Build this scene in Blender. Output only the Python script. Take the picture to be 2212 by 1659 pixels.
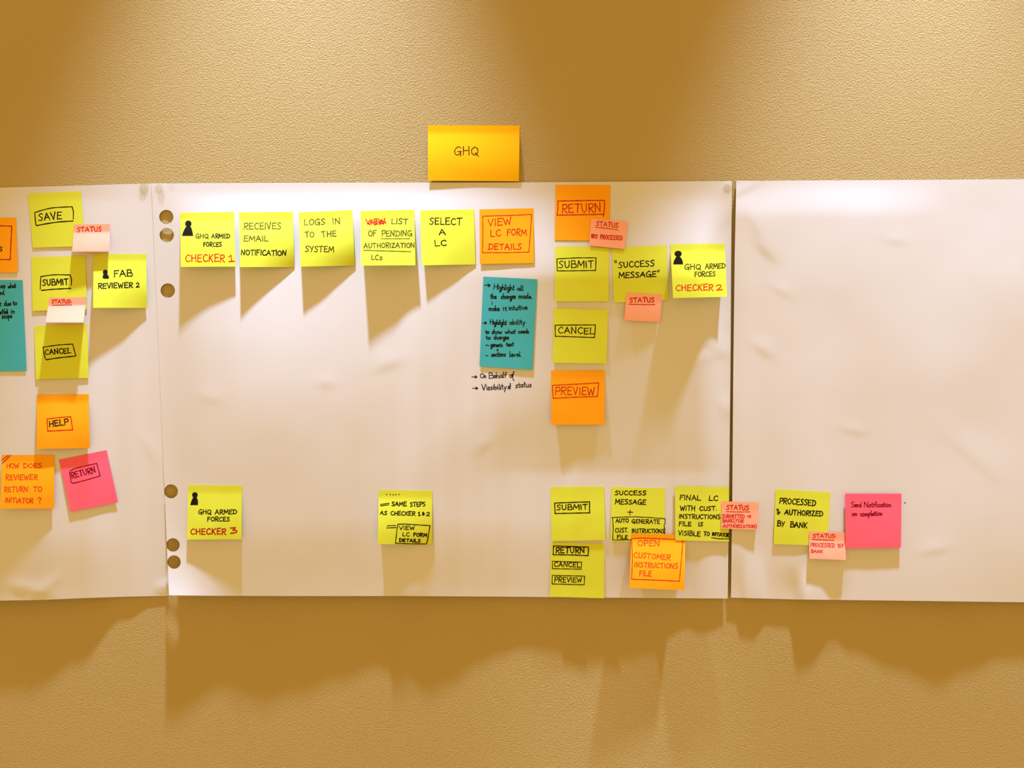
import bpy, bmesh, math, random
from mathutils import Vector, noise
from mathutils.geometry import delaunay_2d_cdt

for o in list(bpy.data.objects):
    bpy.data.objects.remove(o, do_unlink=True)
C = bpy.context.scene
COL = C.collection
random.seed(7)

# ---------------------------------------------------------------- scale and camera
S = 0.00065            # metres of wall per photo pixel (a 76 mm note spans 117 px)
CX, CY = 1106.0, 829.5
ZC = 1.5               # camera height
D = 1.20               # camera distance from the wall

cam_d = bpy.data.cameras.new('camera')
cam = bpy.data.objects.new('camera', cam_d)
COL.objects.link(cam)
cam.location = (0, -D, ZC)
cam.rotation_euler = (math.pi / 2, 0, 0)
cam_d.sensor_width = 36.0
cam_d.lens = 36.0 * D / (2212 * S)
cam_d.clip_start = 0.01
C.camera = cam

# ---------------------------------------------------------------- light and exposure
w = bpy.data.worlds.new('room_glow')
C.world = w
w.use_nodes = True
bg = w.node_tree.nodes['Background']
bg.inputs[0].default_value = (0.85, 0.50, 0.155, 1)
bg.inputs[1].default_value = 1.0

C.view_settings.view_transform = 'Standard'
C.view_settings.look = 'None'
C.view_settings.exposure = 0.0
C.view_settings.gamma = 1.0
C.view_settings.use_curve_mapping = False


def lamp(name, px, py, dist, power, aim_px, aim_py, aim_d, size, blend, col, rad):
    l = bpy.data.lights.new(name, 'SPOT')
    l.energy = power
    l.color = col
    l.spot_size = math.radians(size)
    l.spot_blend = blend
    l.shadow_soft_size = rad
    o = bpy.data.objects.new(name, l)
    COL.objects.link(o)
    o.location = ((px - CX) * S, -dist, ZC - (py - CY) * S)
    t = Vector(((aim_px - CX) * S, -aim_d, ZC - (aim_py - CY) * S))
    o.rotation_euler = (t - o.location).to_track_quat('-Z', 'Y').to_euler()


# two ceiling downlights close to the wall, each washing it with a scallop of light
lamp('ceiling_downlight', 620, -1800, 0.27, 395, 640, 829, 0.27, 38.5, 0.72, (0.57, 0.69, 1.0), 0.036)
lamp('ceiling_downlight', 1990, -1800, 0.27, 385, 2010, 829, 0.27, 38.5, 0.7, (0.57, 0.69, 1.0), 0.036)


# ---------------------------------------------------------------- mapping and sheets
def smooth(a, b, t):
    t = max(0.0, min(1.0, (t - a) / (b - a)))
    return t * t * (3 - 2 * t)


def interp(tab, x):
    if x <= tab[0][0]:
        return tab[0][1]
    for (xa, ya), (xb, yb) in zip(tab, tab[1:]):
        if x <= xb:
            t = (x - xa) / (xb - xa)
            t = t * t * (3 - 2 * t)
            return ya + (yb - ya) * t
    return tab[-1][1]


def P(px, py, lift):
    """wall point at photo position (px, py), lifted (mm) off the wall along the sight line"""
    k = (D - lift / 1000.0) / D
    return Vector(((px - CX) * S * k, -lift / 1000.0, ZC - (py - CY) * S * k))


LS = 0.70   # how far papers stand off, tuned to the length of their shadows
B_LEFT = [(-300, 25), (90, 26), (180, 19), (270, 6), (330, 1.5), (380, 1.0)]
B_MID = [(365, 29), (420, 29), (480, 25), (560, 27), (640, 24), (720, 20), (800, 16), (850, 17),
         (905, 22), (950, 20), (1010, 16), (1060, 14), (1110, 12), (1180, 13), (1250, 14), (1320, 15),
         (1400, 15), (1450, 12), (1510, 8), (1572, 4)]
B_RIGHT_SOFT = [(1575, 2.5), (1660, 3), (1770, 11), (1850, 9), (1950, 13), (2030, 15), (2100, 11), (2160, 8), (2600, 8)]
B_RIGHT = [(1575, 2.5), (1710, 2.5), (1744, 14), (1765, 13), (1806, 6), (1850, 9), (1950, 13), (2030, 15),
           (2100, 11), (2160, 8), (2600, 8)]


def bump(x, y, cx, cy, sx, sy, rot, amp):
    a = math.radians(rot)
    dx, dy = x - cx, y - cy
    u = dx * math.cos(a) + dy * math.sin(a)
    v = -dx * math.sin(a) + dy * math.cos(a)
    return amp * math.exp(-(u / sx) ** 2 - (v / sy) ** 2)


def crease(x, y, cx, cy, length, width, rot, amp):
    """a fold: a ramp with a sharp lower lip, fading along its length"""
    a = math.radians(rot)
    dx, dy = x - cx, y - cy
    u = dx * math.cos(a) + dy * math.sin(a)
    v = -dx * math.sin(a) + dy * math.cos(a)
    e = 0.55 * math.exp(-(u / (length * 1.3)) ** 2)
    if v < 0:
        return amp * e * math.exp(-(v / width) ** 2)
    return amp * e * math.exp(-(v / (width * 0.35)) ** 2)


def wav(x, y, seed):
    n = noise.noise(Vector((x / 330.0, y / 420.0, seed))) * 3.4
    n += noise.noise(Vector((x / 150.0 + 9, y / 210.0, seed + 4))) * 0.9
    n += noise.noise(Vector((x / 60.0 + 3, y / 75.0, seed + 8))) * 0.14
    return n


def lift_left(x, y):
    t = max(0.0, (y - 430) / 865.0)
    l = 1.2 + LS * interp(B_LEFT, x) * t * (2.9 - 1.9 * t)
    edge = smooth(330, 180, x) * smooth(395, 470, y)
    l += (wav(x, y, 1.3) + 2.0) * 0.55 * edge
    l += bump(x, y, 352, 1268, 16, 9, -20, 1.6)
    l += crease(x, y, 322, 972, 26, 18, 65, 1.0)
    l += crease(x, y, 60, 1275, 40, 16, 12, 2.0) + crease(x, y, 105, 1268, 24, 14, -35, 1.6)
    l += bump(x, y, 312, 408, 10, 12, 0, 0.6)
    l -= 3.0 * smooth(1150, 1310, y) * smooth(330, 200, x)
    return max(l, 0.6)


def lift_mid(x, y):
    t = max(0.0, (y - 420) / 870.0)
    l = 2.6 - 0.4 * smooth(420, 340, x) + LS * interp(B_MID, x) * (t * (3.0 - 2.0 * t) * smooth(350, 520, x) + t ** 9 * smooth(520, 350, x))
    edge = smooth(395, 480, y) * smooth(332, 420, x) * smooth(1580, 1500, x)
    l += (wav(x, y, 5.7) + 2.2) * 1.0 * edge
    # the sheet stands away from the wall in a broad buckle under the right-hand columns
    l += 22.0 * smooth(960, 1230, x) * smooth(1578, 1500, x) * smooth(420, 600, y) * (1 - max(0.0, min(1.0, (y - 600) / 420.0)) ** 0.9)
    # long soft buckles of the middle sheet
    l += bump(x, y, 600, 820, 170, 200, -38, 2.6)
    l += bump(x, y, 1080, 900, 200, 90, -28, 2.4)
    l += bump(x, y, 1010, 560, 90, 160, 10, 1.5)
    l += crease(x, y, 840, 786, 26, 26, -18, 1.3) + crease(x, y, 704, 829, 16, 18, 5, 0.9)
    l += crease(x, y, 1046, 962, 20, 22, -40, 0.9) + crease(x, y, 1540, 745, 30, 26, 40, 1.5)
    l += crease(x, y, 1562, 880, 18, 26, 70, 1.4) + crease(x, y, 1530, 775, 34, 16, -20, 0.9)
    l += crease(x, y, 882, 1280, 30, 20, 0, 0.8) + crease(x, y, 455, 860, 18, 18, 12, 0.7)
    l += crease(x, y, 1560, 470, 60, 40, -60, 2.2) * smooth(392, 420, y)
    l += 0.9 * math.exp(-((x - (1245 + (y - 1040) * -0.05)) / 18) ** 2) * smooth(950, 1050, y)
    l += bump(x, y, 345, 408, 9, 11, 0, 0.5) + bump(x, y, 1570, 408, 10, 12, 0, 1.0)
    l -= 4.5 * smooth(1120, 1310, y) * smooth(370, 440, x) * smooth(1560, 1480, x)
    return max(l, 1.6)


def lift_right(x, y):
    t = max(0.0, (y - 640) / 660.0)
    k = smooth(1215, 1292, y)
    l = 2.0 + LS * (interp(B_RIGHT, x) * k + interp(B_RIGHT_SOFT, x) * (1 - k)) * t * t * (2.6 - 1.6 * t)
    edge = smooth(387, 470, y)
    l += (wav(x, y, 11.2) + 2.2) * 1.1 * edge
    l += smooth(1650, 1582, x) * 2.5 * smooth(390, 470, y) * smooth(1300, 1180, y)
    l += crease(x, y, 1640, 492, 34, 46, 64, 2.0) + crease(x, y, 1655, 540, 26, 26, 42, 1.2)
    l += crease(x, y, 1606, 410, 26, 18, -28, 1.7)
    l += crease(x, y, 1648, 755, 20, 22, 35, 1.1) + crease(x, y, 1845, 930, 22, 18, 10, 0.8)
    l += crease(x, y, 2020, 1188, 24, 20, -10, 1.0) + crease(x, y, 1935, 520, 20, 18, 10, 0.5)
    l += crease(x, y, 2110, 990, 60, 40, 40, 1.0) + crease(x, y, 1690, 630, 20, 16, 30, 0.6)
    l += 3.2 * smooth(1594, 1616, x) * smooth(1662, 1640, x) * smooth(1175, 1292, y)
    return max(l, 1.6)


LINE_TOP, LINE_BOT = (327, 396), (365, 1286)   # left edge of the middle sheet


def sheet_lift(x, y):
    if y < 396 or y > 1296:
        if x < 1585 and y > 1284:
            return lift_mid(x, 1288)
        if y < 396:
            return 0.0
    lx = LINE_TOP[0] + (LINE_BOT[0] - LINE_TOP[0]) * (y - LINE_TOP[1]) / (LINE_BOT[1] - LINE_TOP[1])
    if x < lx:
        return lift_left(x, y)
    if x < 1584:
        return lift_mid(x, y)
    return lift_right(x, y)


# ---------------------------------------------------------------- materials
MATS = {}


def mat(name, col, rough=0.85, spec=0.15, mottle=0.06, mscale=60, bump_s=0.0, bump_scale=400, transl=0.0):
    if name in MATS:
        return MATS[name]
    m = bpy.data.materials.new(name)
    m.use_nodes = True
    nt = m.node_tree
    b = nt.nodes['Principled BSDF']
    b.inputs['Roughness'].default_value = rough
    b.inputs['Specular IOR Level'].default_value = spec
    tc = nt.nodes.new('ShaderNodeTexCoord')
    n = nt.nodes.new('ShaderNodeTexNoise')
    n.inputs['Scale'].default_value = mscale
    n.inputs['Detail'].default_value = 3
    nt.links.new(tc.outputs['Object'], n.inputs['Vector'])
    mx = nt.nodes.new('ShaderNodeMix')
    mx.data_type = 'RGBA'
    lo = tuple(c * (1 - mottle) for c in col)
    hi = tuple(min(1, c * (1 + mottle)) for c in col)
    mx.inputs[6].default_value = (*lo, 1)
    mx.inputs[7].default_value = (*hi, 1)
    nt.links.new(n.outputs['Fac'], mx.inputs[0])
    nt.links.new(mx.outputs[2], b.inputs['Base Color'])
    if bump_s > 0:
        n2 = nt.nodes.new('ShaderNodeTexNoise')
        n2.inputs['Scale'].default_value = bump_scale
        n2.inputs['Detail'].default_value = 2
        nt.links.new(tc.outputs['Object'], n2.inputs['Vector'])
        bp = nt.nodes.new('ShaderNodeBump')
        bp.inputs['Strength'].default_value = bump_s
        bp.inputs['Distance'].default_value = 0.0006
        nt.links.new(n2.outputs['Fac'], bp.inputs['Height'])
        nt.links.new(bp.outputs['Normal'], b.inputs['Normal'])
    if transl > 0:
        tr = nt.nodes.new('ShaderNodeBsdfTranslucent')
        nt.links.new(mx.outputs[2], tr.inputs['Color'])
        ms = nt.nodes.new('ShaderNodeMixShader')
        ms.inputs[0].default_value = transl
        nt.links.new(b.outputs[0], ms.inputs[1])
        nt.links.new(tr.outputs[0], ms.inputs[2])
        nt.links.new(ms.outputs[0], nt.nodes['Material Output'].inputs['Surface'])
    MATS[name] = m
    return m


def wall_material():
    m = mat('textured_wall_paint', (0.485, 0.385, 0.145), rough=0.6, spec=0.3, mottle=0.03, mscale=9)
    nt = m.node_tree
    b = nt.nodes['Principled BSDF']
    b.inputs['Sheen Weight'].default_value = 0.35
    b.inputs['Sheen Roughness'].default_value = 0.5
    tc = nt.nodes.new('ShaderNodeTexCoord')
    n1 = nt.nodes.new('ShaderNodeTexNoise')
    n1.inputs['Scale'].default_value = 500
    n1.inputs['Detail'].default_value = 2.5
    n1.inputs['Roughness'].default_value = 0.45
    n1.inputs['Distortion'].default_value = 0.6
    nt.links.new(tc.outputs['Object'], n1.inputs['Vector'])
    cr = nt.nodes.new('ShaderNodeValToRGB')
    cr.color_ramp.elements[0].position = 0.38
    cr.color_ramp.elements[1].position = 0.66
    nt.links.new(n1.outputs['Fac'], cr.inputs[0])
    bp = nt.nodes.new('ShaderNodeBump')
    bp.inputs['Strength'].default_value = 0.36
    bp.inputs['Distance'].default_value = 0.0013
    nt.links.new(cr.outputs[0], bp.inputs['Height'])
    nt.links.new(bp.outputs['Normal'], b.inputs['Normal'])
    return m


PAPER = (0.72, 0.745, 0.755)


def sheet_material(name, stains):
    """white flipchart paper with greasy adhesive stains at (px, py, rx, ry, strength)"""
    m = mat(name, PAPER, rough=0.9, spec=0.05, mottle=0.015, mscale=12, bump_s=0.04, bump_scale=500)
    nt = m.node_tree
    b = nt.nodes['Principled BSDF']
    src = b.inputs['Base Color'].links[0].from_socket
    tc = nt.nodes.new('ShaderNodeTexCoord')
    for (px, py, rx, ry, st) in stains:
        p = P(px, py, 0)
        mp = nt.nodes.new('ShaderNodeMapping')
        mp.vector_type = 'POINT'
        sx, sz = 1 / (rx * S), 1 / (ry * S)
        mp.inputs['Location'].default_value = (-p.x * sx, 0, -p.z * sz)
        mp.inputs['Scale'].default_value = (sx, 0.0, sz)
        nt.links.new(tc.outputs['Object'], mp.inputs['Vector'])
        ln = nt.nodes.new('ShaderNodeVectorMath')
        ln.operation = 'LENGTH'
        nt.links.new(mp.outputs[0], ln.inputs[0])
        mr = nt.nodes.new('ShaderNodeMapRange')
        mr.interpolation_type = 'SMOOTHSTEP'
        mr.inputs[1].default_value = 0.6
        mr.inputs[2].default_value = 1.25
        mr.inputs[3].default_value = st
        mr.inputs[4].default_value = 0.0
        nt.links.new(ln.outputs['Value'], mr.inputs[0])
        mx = nt.nodes.new('ShaderNodeMix')
        mx.data_type = 'RGBA'
        mx.inputs[7].default_value = (0.50, 0.47, 0.30, 1)
        nt.links.new(mr.outputs[0], mx.inputs[0])
        nt.links.new(src, mx.inputs[6])
        src = mx.outputs[2]
    nt.links.new(src, b.inputs['Base Color'])
    return m


NOTE_COL = {
    'yellow': (0.715, 0.84, 0.06), 'orange': (1.0, 0.43, 0.010), 'salmon': (1.0, 0.465, 0.31),
    'pink': (1.0, 0.15, 0.25), 'teal': (0.066, 0.48, 0.55), 'gold': (1.0, 0.58, 0.005),
}
INK_COL = {
    'black': (0.014, 0.012, 0.007), 'red': (0.62, 0.035, 0.010), 'dark_red': (0.42, 0.012, 0.012),
    'maroon': (0.26, 0.004, 0.022), 'navy': (0.022, 0.016, 0.045), 'brown': (0.10, 0.022, 0.008),
    'olive': (0.085, 0.075, 0.010), 'pink_red': (0.70, 0.045, 0.05), 'orange_red': (0.72, 0.085, 0.012),
}


def note_mat(k):
    return mat(k + '_note_paper', NOTE_COL[k], rough=0.9, spec=0.1, mottle=0.03, mscale=45, bump_s=0.08, bump_scale=700)


def ink_mat(k):
    return mat(k + '_marker_ink', INK_COL[k], rough=0.85, spec=0.05, mottle=0.18, mscale=260)


# ---------------------------------------------------------------- object helpers
def link_mesh(name, verts, faces, m, parent=None, loc=None, smooth_sh=True):
    me = bpy.data.meshes.new(name)
    me.from_pydata([tuple(v) for v in verts], [], faces)
    me.materials.append(m)
    if smooth_sh:
        me.polygons.foreach_set('use_smooth', [True] * len(me.polygons))
    me.update()
    o = bpy.data.objects.new(name, me)
    COL.objects.link(o)
    if parent is not None:
        o.parent = parent
    elif loc is not None:
        o.location = loc
    return o


def thicken(verts, faces, t):
    """front skin, back skin t metres behind it, and a rim with its own corners so the skins stay smooth"""
    n = len(verts)
    out = list(verts) + [v + Vector((0, t, 0)) for v in verts]
    fs = list(faces) + [tuple(reversed([i + n for i in f])) for f in faces]
    seen = set()
    for f in faces:
        for a, b in zip(f, f[1:] + f[:1]):
            seen.add((a, b))
    for (a, b) in seen:
        if (b, a) not in seen:
            k = len(out)
            out += [verts[a], verts[b], out[b + n], out[a + n]]
            fs.append((k + 1, k, k + 3, k + 2))
    return out, fs


def tag(o, label, cat, group=None):
    o['label'] = label
    o['category'] = cat
    if group:
        o['group'] = group


# ---------------------------------------------------------------- wall
def box_mesh(x0, x1, y0, y1, z0, z1):
    v = [(x, y, z) for x in (x0, x1) for y in (y0, y1) for z in (z0, z1)]
    f = [(0, 1, 3, 2), (4, 6, 7, 5), (0, 4, 5, 1), (2, 3, 7, 6), (0, 2, 6, 4), (1, 5, 7, 3)]
    return v, f


v, f = box_mesh(-2.6, 2.6, 0.0, 0.12, 0.0, 3.3)
wall = link_mesh('wall_back', v, f, wall_material(), smooth_sh=False)
wall['kind'] = 'structure'


# ---------------------------------------------------------------- flipchart sheets
def make_sheet(name, outline, lift, holes, m, label, step=9.0):
    """outline: photo-pixel loop; cut with round punch holes"""
    loop = []
    n = len(outline)
    for i in range(n):
        (xa, ya), (xb, yb) = outline[i], outline[(i + 1) % n]
        k = max(1, int(math.hypot(xb - xa, yb - ya) / step))
        for j in range(k):
            loop.append((xa + (xb - xa) * j / k, ya + (yb - ya) * j / k))
    pts = [Vector(p) for p in loop]
    edges = [(i, (i + 1) % len(loop)) for i in range(len(loop))]
    for (cx, cy, r) in holes:
        b0 = len(pts)
        nn = 40
        for j in range(nn):
            a = 2 * math.pi * j / nn
            pts.append(Vector((cx + r * math.cos(a), cy + r * math.sin(a))))
        edges += [(b0 + j, b0 + (j + 1) % nn) for j in range(nn)]

    def inside(x, y):
        c = False
        for i in range(n):
            (xa, ya), (xb, yb) = outline[i], outline[(i + 1) % n]
            if (ya > y) != (yb > y) and x < (xb - xa) * (y - ya) / (yb - ya) + xa:
                c = not c
        return c
    xs = [p[0] for p in outline]
    ys = [p[1] for p in outline]
    y = min(ys) + step * 0.5
    row = 0
    while y < max(ys):
        x = min(xs) + step * (0.5 if row % 2 else 0.25)
        while x < max(xs):
            if inside(x - 3, y) and inside(x + 3, y) and inside(x, y - 3) and inside(x, y + 3):
                if all(abs(math.hypot(x - cx, y - cy) - r) > 2.0 for cx, cy, r in holes):
                    pts.append(Vector((x, y)))
            x += step
        y += step
        row += 1
    vo, eo, fo, *_ = delaunay_2d_cdt(pts, edges, [], 1, 1e-4)
    faces = []
    for fc in fo:
        gx = sum(vo[i][0] for i in fc) / len(fc)
        gy = sum(vo[i][1] for i in fc) / len(fc)
        if any(math.hypot(gx - cx, gy - cy) < r - 0.1 for cx, cy, r in holes):
            continue
        if not inside(gx, gy):
            continue
        faces.append(tuple(fc))
    verts = [P(p[0], p[1], lift(p[0], p[1])) for p in vo]
    # faces towards the viewer (-y)
    a, b, c = (verts[i] for i in faces[0][:3])
    if (b - a).cross(c - a).y > 0:
        faces = [tuple(reversed(fc)) for fc in faces]
    verts, faces = thicken(verts, faces, 0.0003)
    o = link_mesh(name, verts, faces, m)
    tag(o, label, 'paper', 'flipchart sheets on the wall')
    return o


HOLES = [(359.2, 468.6, 15.3), (360.2, 507.8, 15.5), (362.4, 627.6, 15.5), (369.3, 1061.4, 15.0),
         (373.6, 1177.2, 14.6), (375.9, 1214.2, 14.6)]
LEFT_OUT = [(-260, 407), (0, 405), (130, 402), (272, 397.5), (LINE_TOP[0] + 1, 396.5), (LINE_BOT[0] - 0.5, 1287),
            (270, 1289), (180, 1292), (90, 1296), (0, 1297.5), (-260, 1298)]
MID_OUT = [LINE_TOP, (600, 395), (1106, 394), (1400, 392), (1581, 391), (1579.5, 560), (1578, 800), (1575, 1060),
           (1572, 1293), (1304, 1291), (1106, 1289), (880, 1287.5), (600, 1287.5), (460, 1287), LINE_BOT]
RIGHT_OUT = [(1590.5, 390.5), (1900, 389), (2212, 387), (2480, 386), (2480, 1303), (2212, 1301), (1900, 1297),
             (1720, 1295), (1650, 1293), (1579, 1291), (1582, 1060), (1584, 800), (1587, 560)]
sheet_left = make_sheet('flipchart_sheet', LEFT_OUT, lift_left, [],
                        sheet_material('flipchart_paper_plain', [(312, 409, 11, 14, 0.75), (309, 425, 9, 10, 0.4), (318, 397, 24, 6, 0.22)]),
                        'large white paper sheet at the left carrying the SAVE, HELP and pink RETURN notes', step=10)
sheet_mid = make_sheet('flipchart_sheet', MID_OUT, lift_mid, HOLES,
                       sheet_material('flipchart_paper_punched', [(345, 409, 10, 12, 0.5), (350, 428, 8, 18, 0.35), (372, 408, 7, 8, 0.15),
                                                                  (1570, 409, 10, 11, 0.75)]),
                       'large white paper sheet in the middle with punched holes along its left edge')
sheet_right = make_sheet('flipchart_sheet', RIGHT_OUT, lift_right, [],
                         sheet_material('flipchart_paper_creased', [(1600, 398, 14, 8, 0.05)]),
                         'large mostly blank white paper sheet at the right, past the narrow gap', step=7)


# ---------------------------------------------------------------- handwriting: a single-stroke alphabet
# "~" marks a stroke drawn as a smooth curve; units: 100 = cap height
G = {
    'A': (78, '0,0 38,100 76,-4;14,36 64,38'),
    'B': (66, '6,0 8,100;~4,100 48,98 50,58 10,53;~10,53 64,48 60,4 2,0'),
    'C': (68, '~64,84 42,100 10,72 8,28 36,0 68,14'),
    'D': (72, '10,2 10,98;~0,100 44,97 72,55 50,10 -2,0'),
    'E': (62, '6,0 7,100;6,99 60,102;7,52 52,55;5,1 63,3'),
    'F': (60, '7,-4 8,100;6,98 62,102;8,54 48,57'),
    'G': (76, '~66,88 42,101 6,62 12,10 42,0 68,28;36,40 74,44;70,44 70,-14'),
    'H': (72, '6,0 8,100;66,-2 66,102;7,50 66,54'),
    'I': (16, '8,0 8,100'),
    'J': (50, '~40,100 42,20 20,0 0,18'),
    'K': (66, '8,0 8,100;62,102 10,46;20,54 66,-4'),
    'L': (58, '8,100 6,2 60,2'),
    'M': (88, '4,0 12,100 42,28 76,102 84,-2'),
    'N': (74, '5,0 8,100;8,100 62,2;62,2 67,108'),
    'O': (72, '~40,100 8,74 6,28 38,0 68,28 68,76 36,100'),
    'P': (62, '8,-4 10,100;~4,98 56,100 60,56 10,46'),
    'Q': (80, '~40,100 8,74 6,28 38,0 68,28 68,76 36,100;42,28 78,-16'),
    'R': (66, '8,-4 10,100;~4,98 56,100 58,60 10,48;22,48 66,-8'),
    'S': (58, '~55,90 34,102 8,82 26,56 52,32 36,2 0,6'),
    'T': (68, '0,97 70,101;36,98 34,-2'),
    'U': (66, '~6,100 8,26 30,0 58,24 62,100'),
    'V': (62, '0,100 30,0 62,104'),
    'W': (92, '0,100 22,0 46,76 66,0 90,108'),
    'X': (62, '2,100 60,0;60,100 0,0'),
    'Y': (62, '0,100 30,52;62,102 22,-10'),
    'Z': (64, '4,98 58,100 4,2 66,4'),
    '1': (46, '4,74 26,100 25,2;2,0 50,2'),
    '2': (58, '~6,80 26,100 50,84 40,46 4,3;4,3 60,5'),
    '3': (56, '2,98 50,99 24,58;~24,58 56,46 50,10 2,2'),
    '&': (58, '~34,62 14,80 26,100 42,86 26,56 6,24 22,2 40,18 56,46;24,36 58,30'),
    '?': (46, '~2,82 24,102 46,82 26,52 22,30;22,6 24,0'),
    '.': (14, '5,2 8,4'), ':': (14, '6,8 8,12;6,52 8,56'),
    '(': (20, '~18,104 4,74 2,30 16,-6'), ')': (20, '~2,104 16,74 18,30 2,-6'),
    'a': (44, '~38,42 18,50 5,26 16,2 34,16 40,46;~40,46 37,14 46,3'),
    'b': (42, '5,100 6,4;~6,30 26,48 38,26 24,2 6,6'),
    'c': (36, '~34,42 16,50 5,24 16,2 36,10'),
    'd': (44, '~38,40 18,50 5,24 18,2 36,18;40,100 38,14;38,14 46,2'),
    'e': (38, '~6,24 34,30 24,50 8,38 6,14 20,0 38,10'),
    'f': (34, '~34,90 22,102 16,70 14,0;0,50 32,54'),
    'g': (42, '~36,42 16,50 5,26 18,6 36,20;~38,48 36,-20 20,-48 4,-32 40,0'),
    'h': (44, '6,100 6,0;~6,26 24,48 36,34 36,0;36,2 44,0'),
    'i': (16, '8,48 8,2;7,72 9,76'),
    'j': (20, '~12,48 10,-20 0,-40;12,72 14,76'),
    'k': (40, '6,100 6,0;34,48 8,22;16,28 40,0'),
    'l': (18, '~6,0 8,50 10,100;6,2 18,2'),
    'm': (62, '6,48 6,0;~6,28 20,48 30,34 30,0;~30,28 44,48 54,34 54,0'),
    'n': (44, '6,48 6,0;~6,28 24,48 36,34 36,0'),
    'o': (42, '~22,50 5,34 8,6 24,0 38,18 34,44 18,50'),
    'p': (42, '6,48 4,-46;~6,34 26,50 38,28 24,2 6,10'),
    'q': (42, '~36,42 16,50 5,26 18,4 36,18;38,48 38,-46'),
    'r': (32, '6,48 7,0;~7,28 20,48 32,44'),
    's': (34, '~30,46 14,48 8,34 26,18 20,0 2,4'),
    't': (30, '14,86 13,6;13,6 26,2;0,54 30,56'),
    'u': (44, '~6,48 8,10 20,0 34,16 36,48;36,48 38,8;38,8 46,2'),
    'v': (38, '4,48 18,2 36,50'),
    'w': (56, '4,48 14,2 28,36 40,2 54,52'),
    'x': (38, '4,48 34,0;34,48 2,0'),
    'y': (42, '4,48 20,6;38,50 10,-46'),
    'z': (38, '4,46 34,48 4,2 38,4'),
}


def catmull(pts, n=7):
    out = []
    q = [pts[0]] + pts + [pts[-1]]
    for i in range(1, len(q) - 2):
        p0, p1, p2, p3 = q[i - 1], q[i], q[i + 1], q[i + 2]
        for j in range(n):
            t = j / n
            out.append(tuple(0.5 * ((2 * p1[k]) + (-p0[k] + p2[k]) * t + (2 * p0[k] - 5 * p1[k] + 4 * p2[k] - p3[k]) * t * t
                                    + (-p0[k] + 3 * p1[k] - 3 * p2[k] + p3[k]) * t ** 3) for k in range(2)))
    out.append(pts[-1])
    return out


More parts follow.
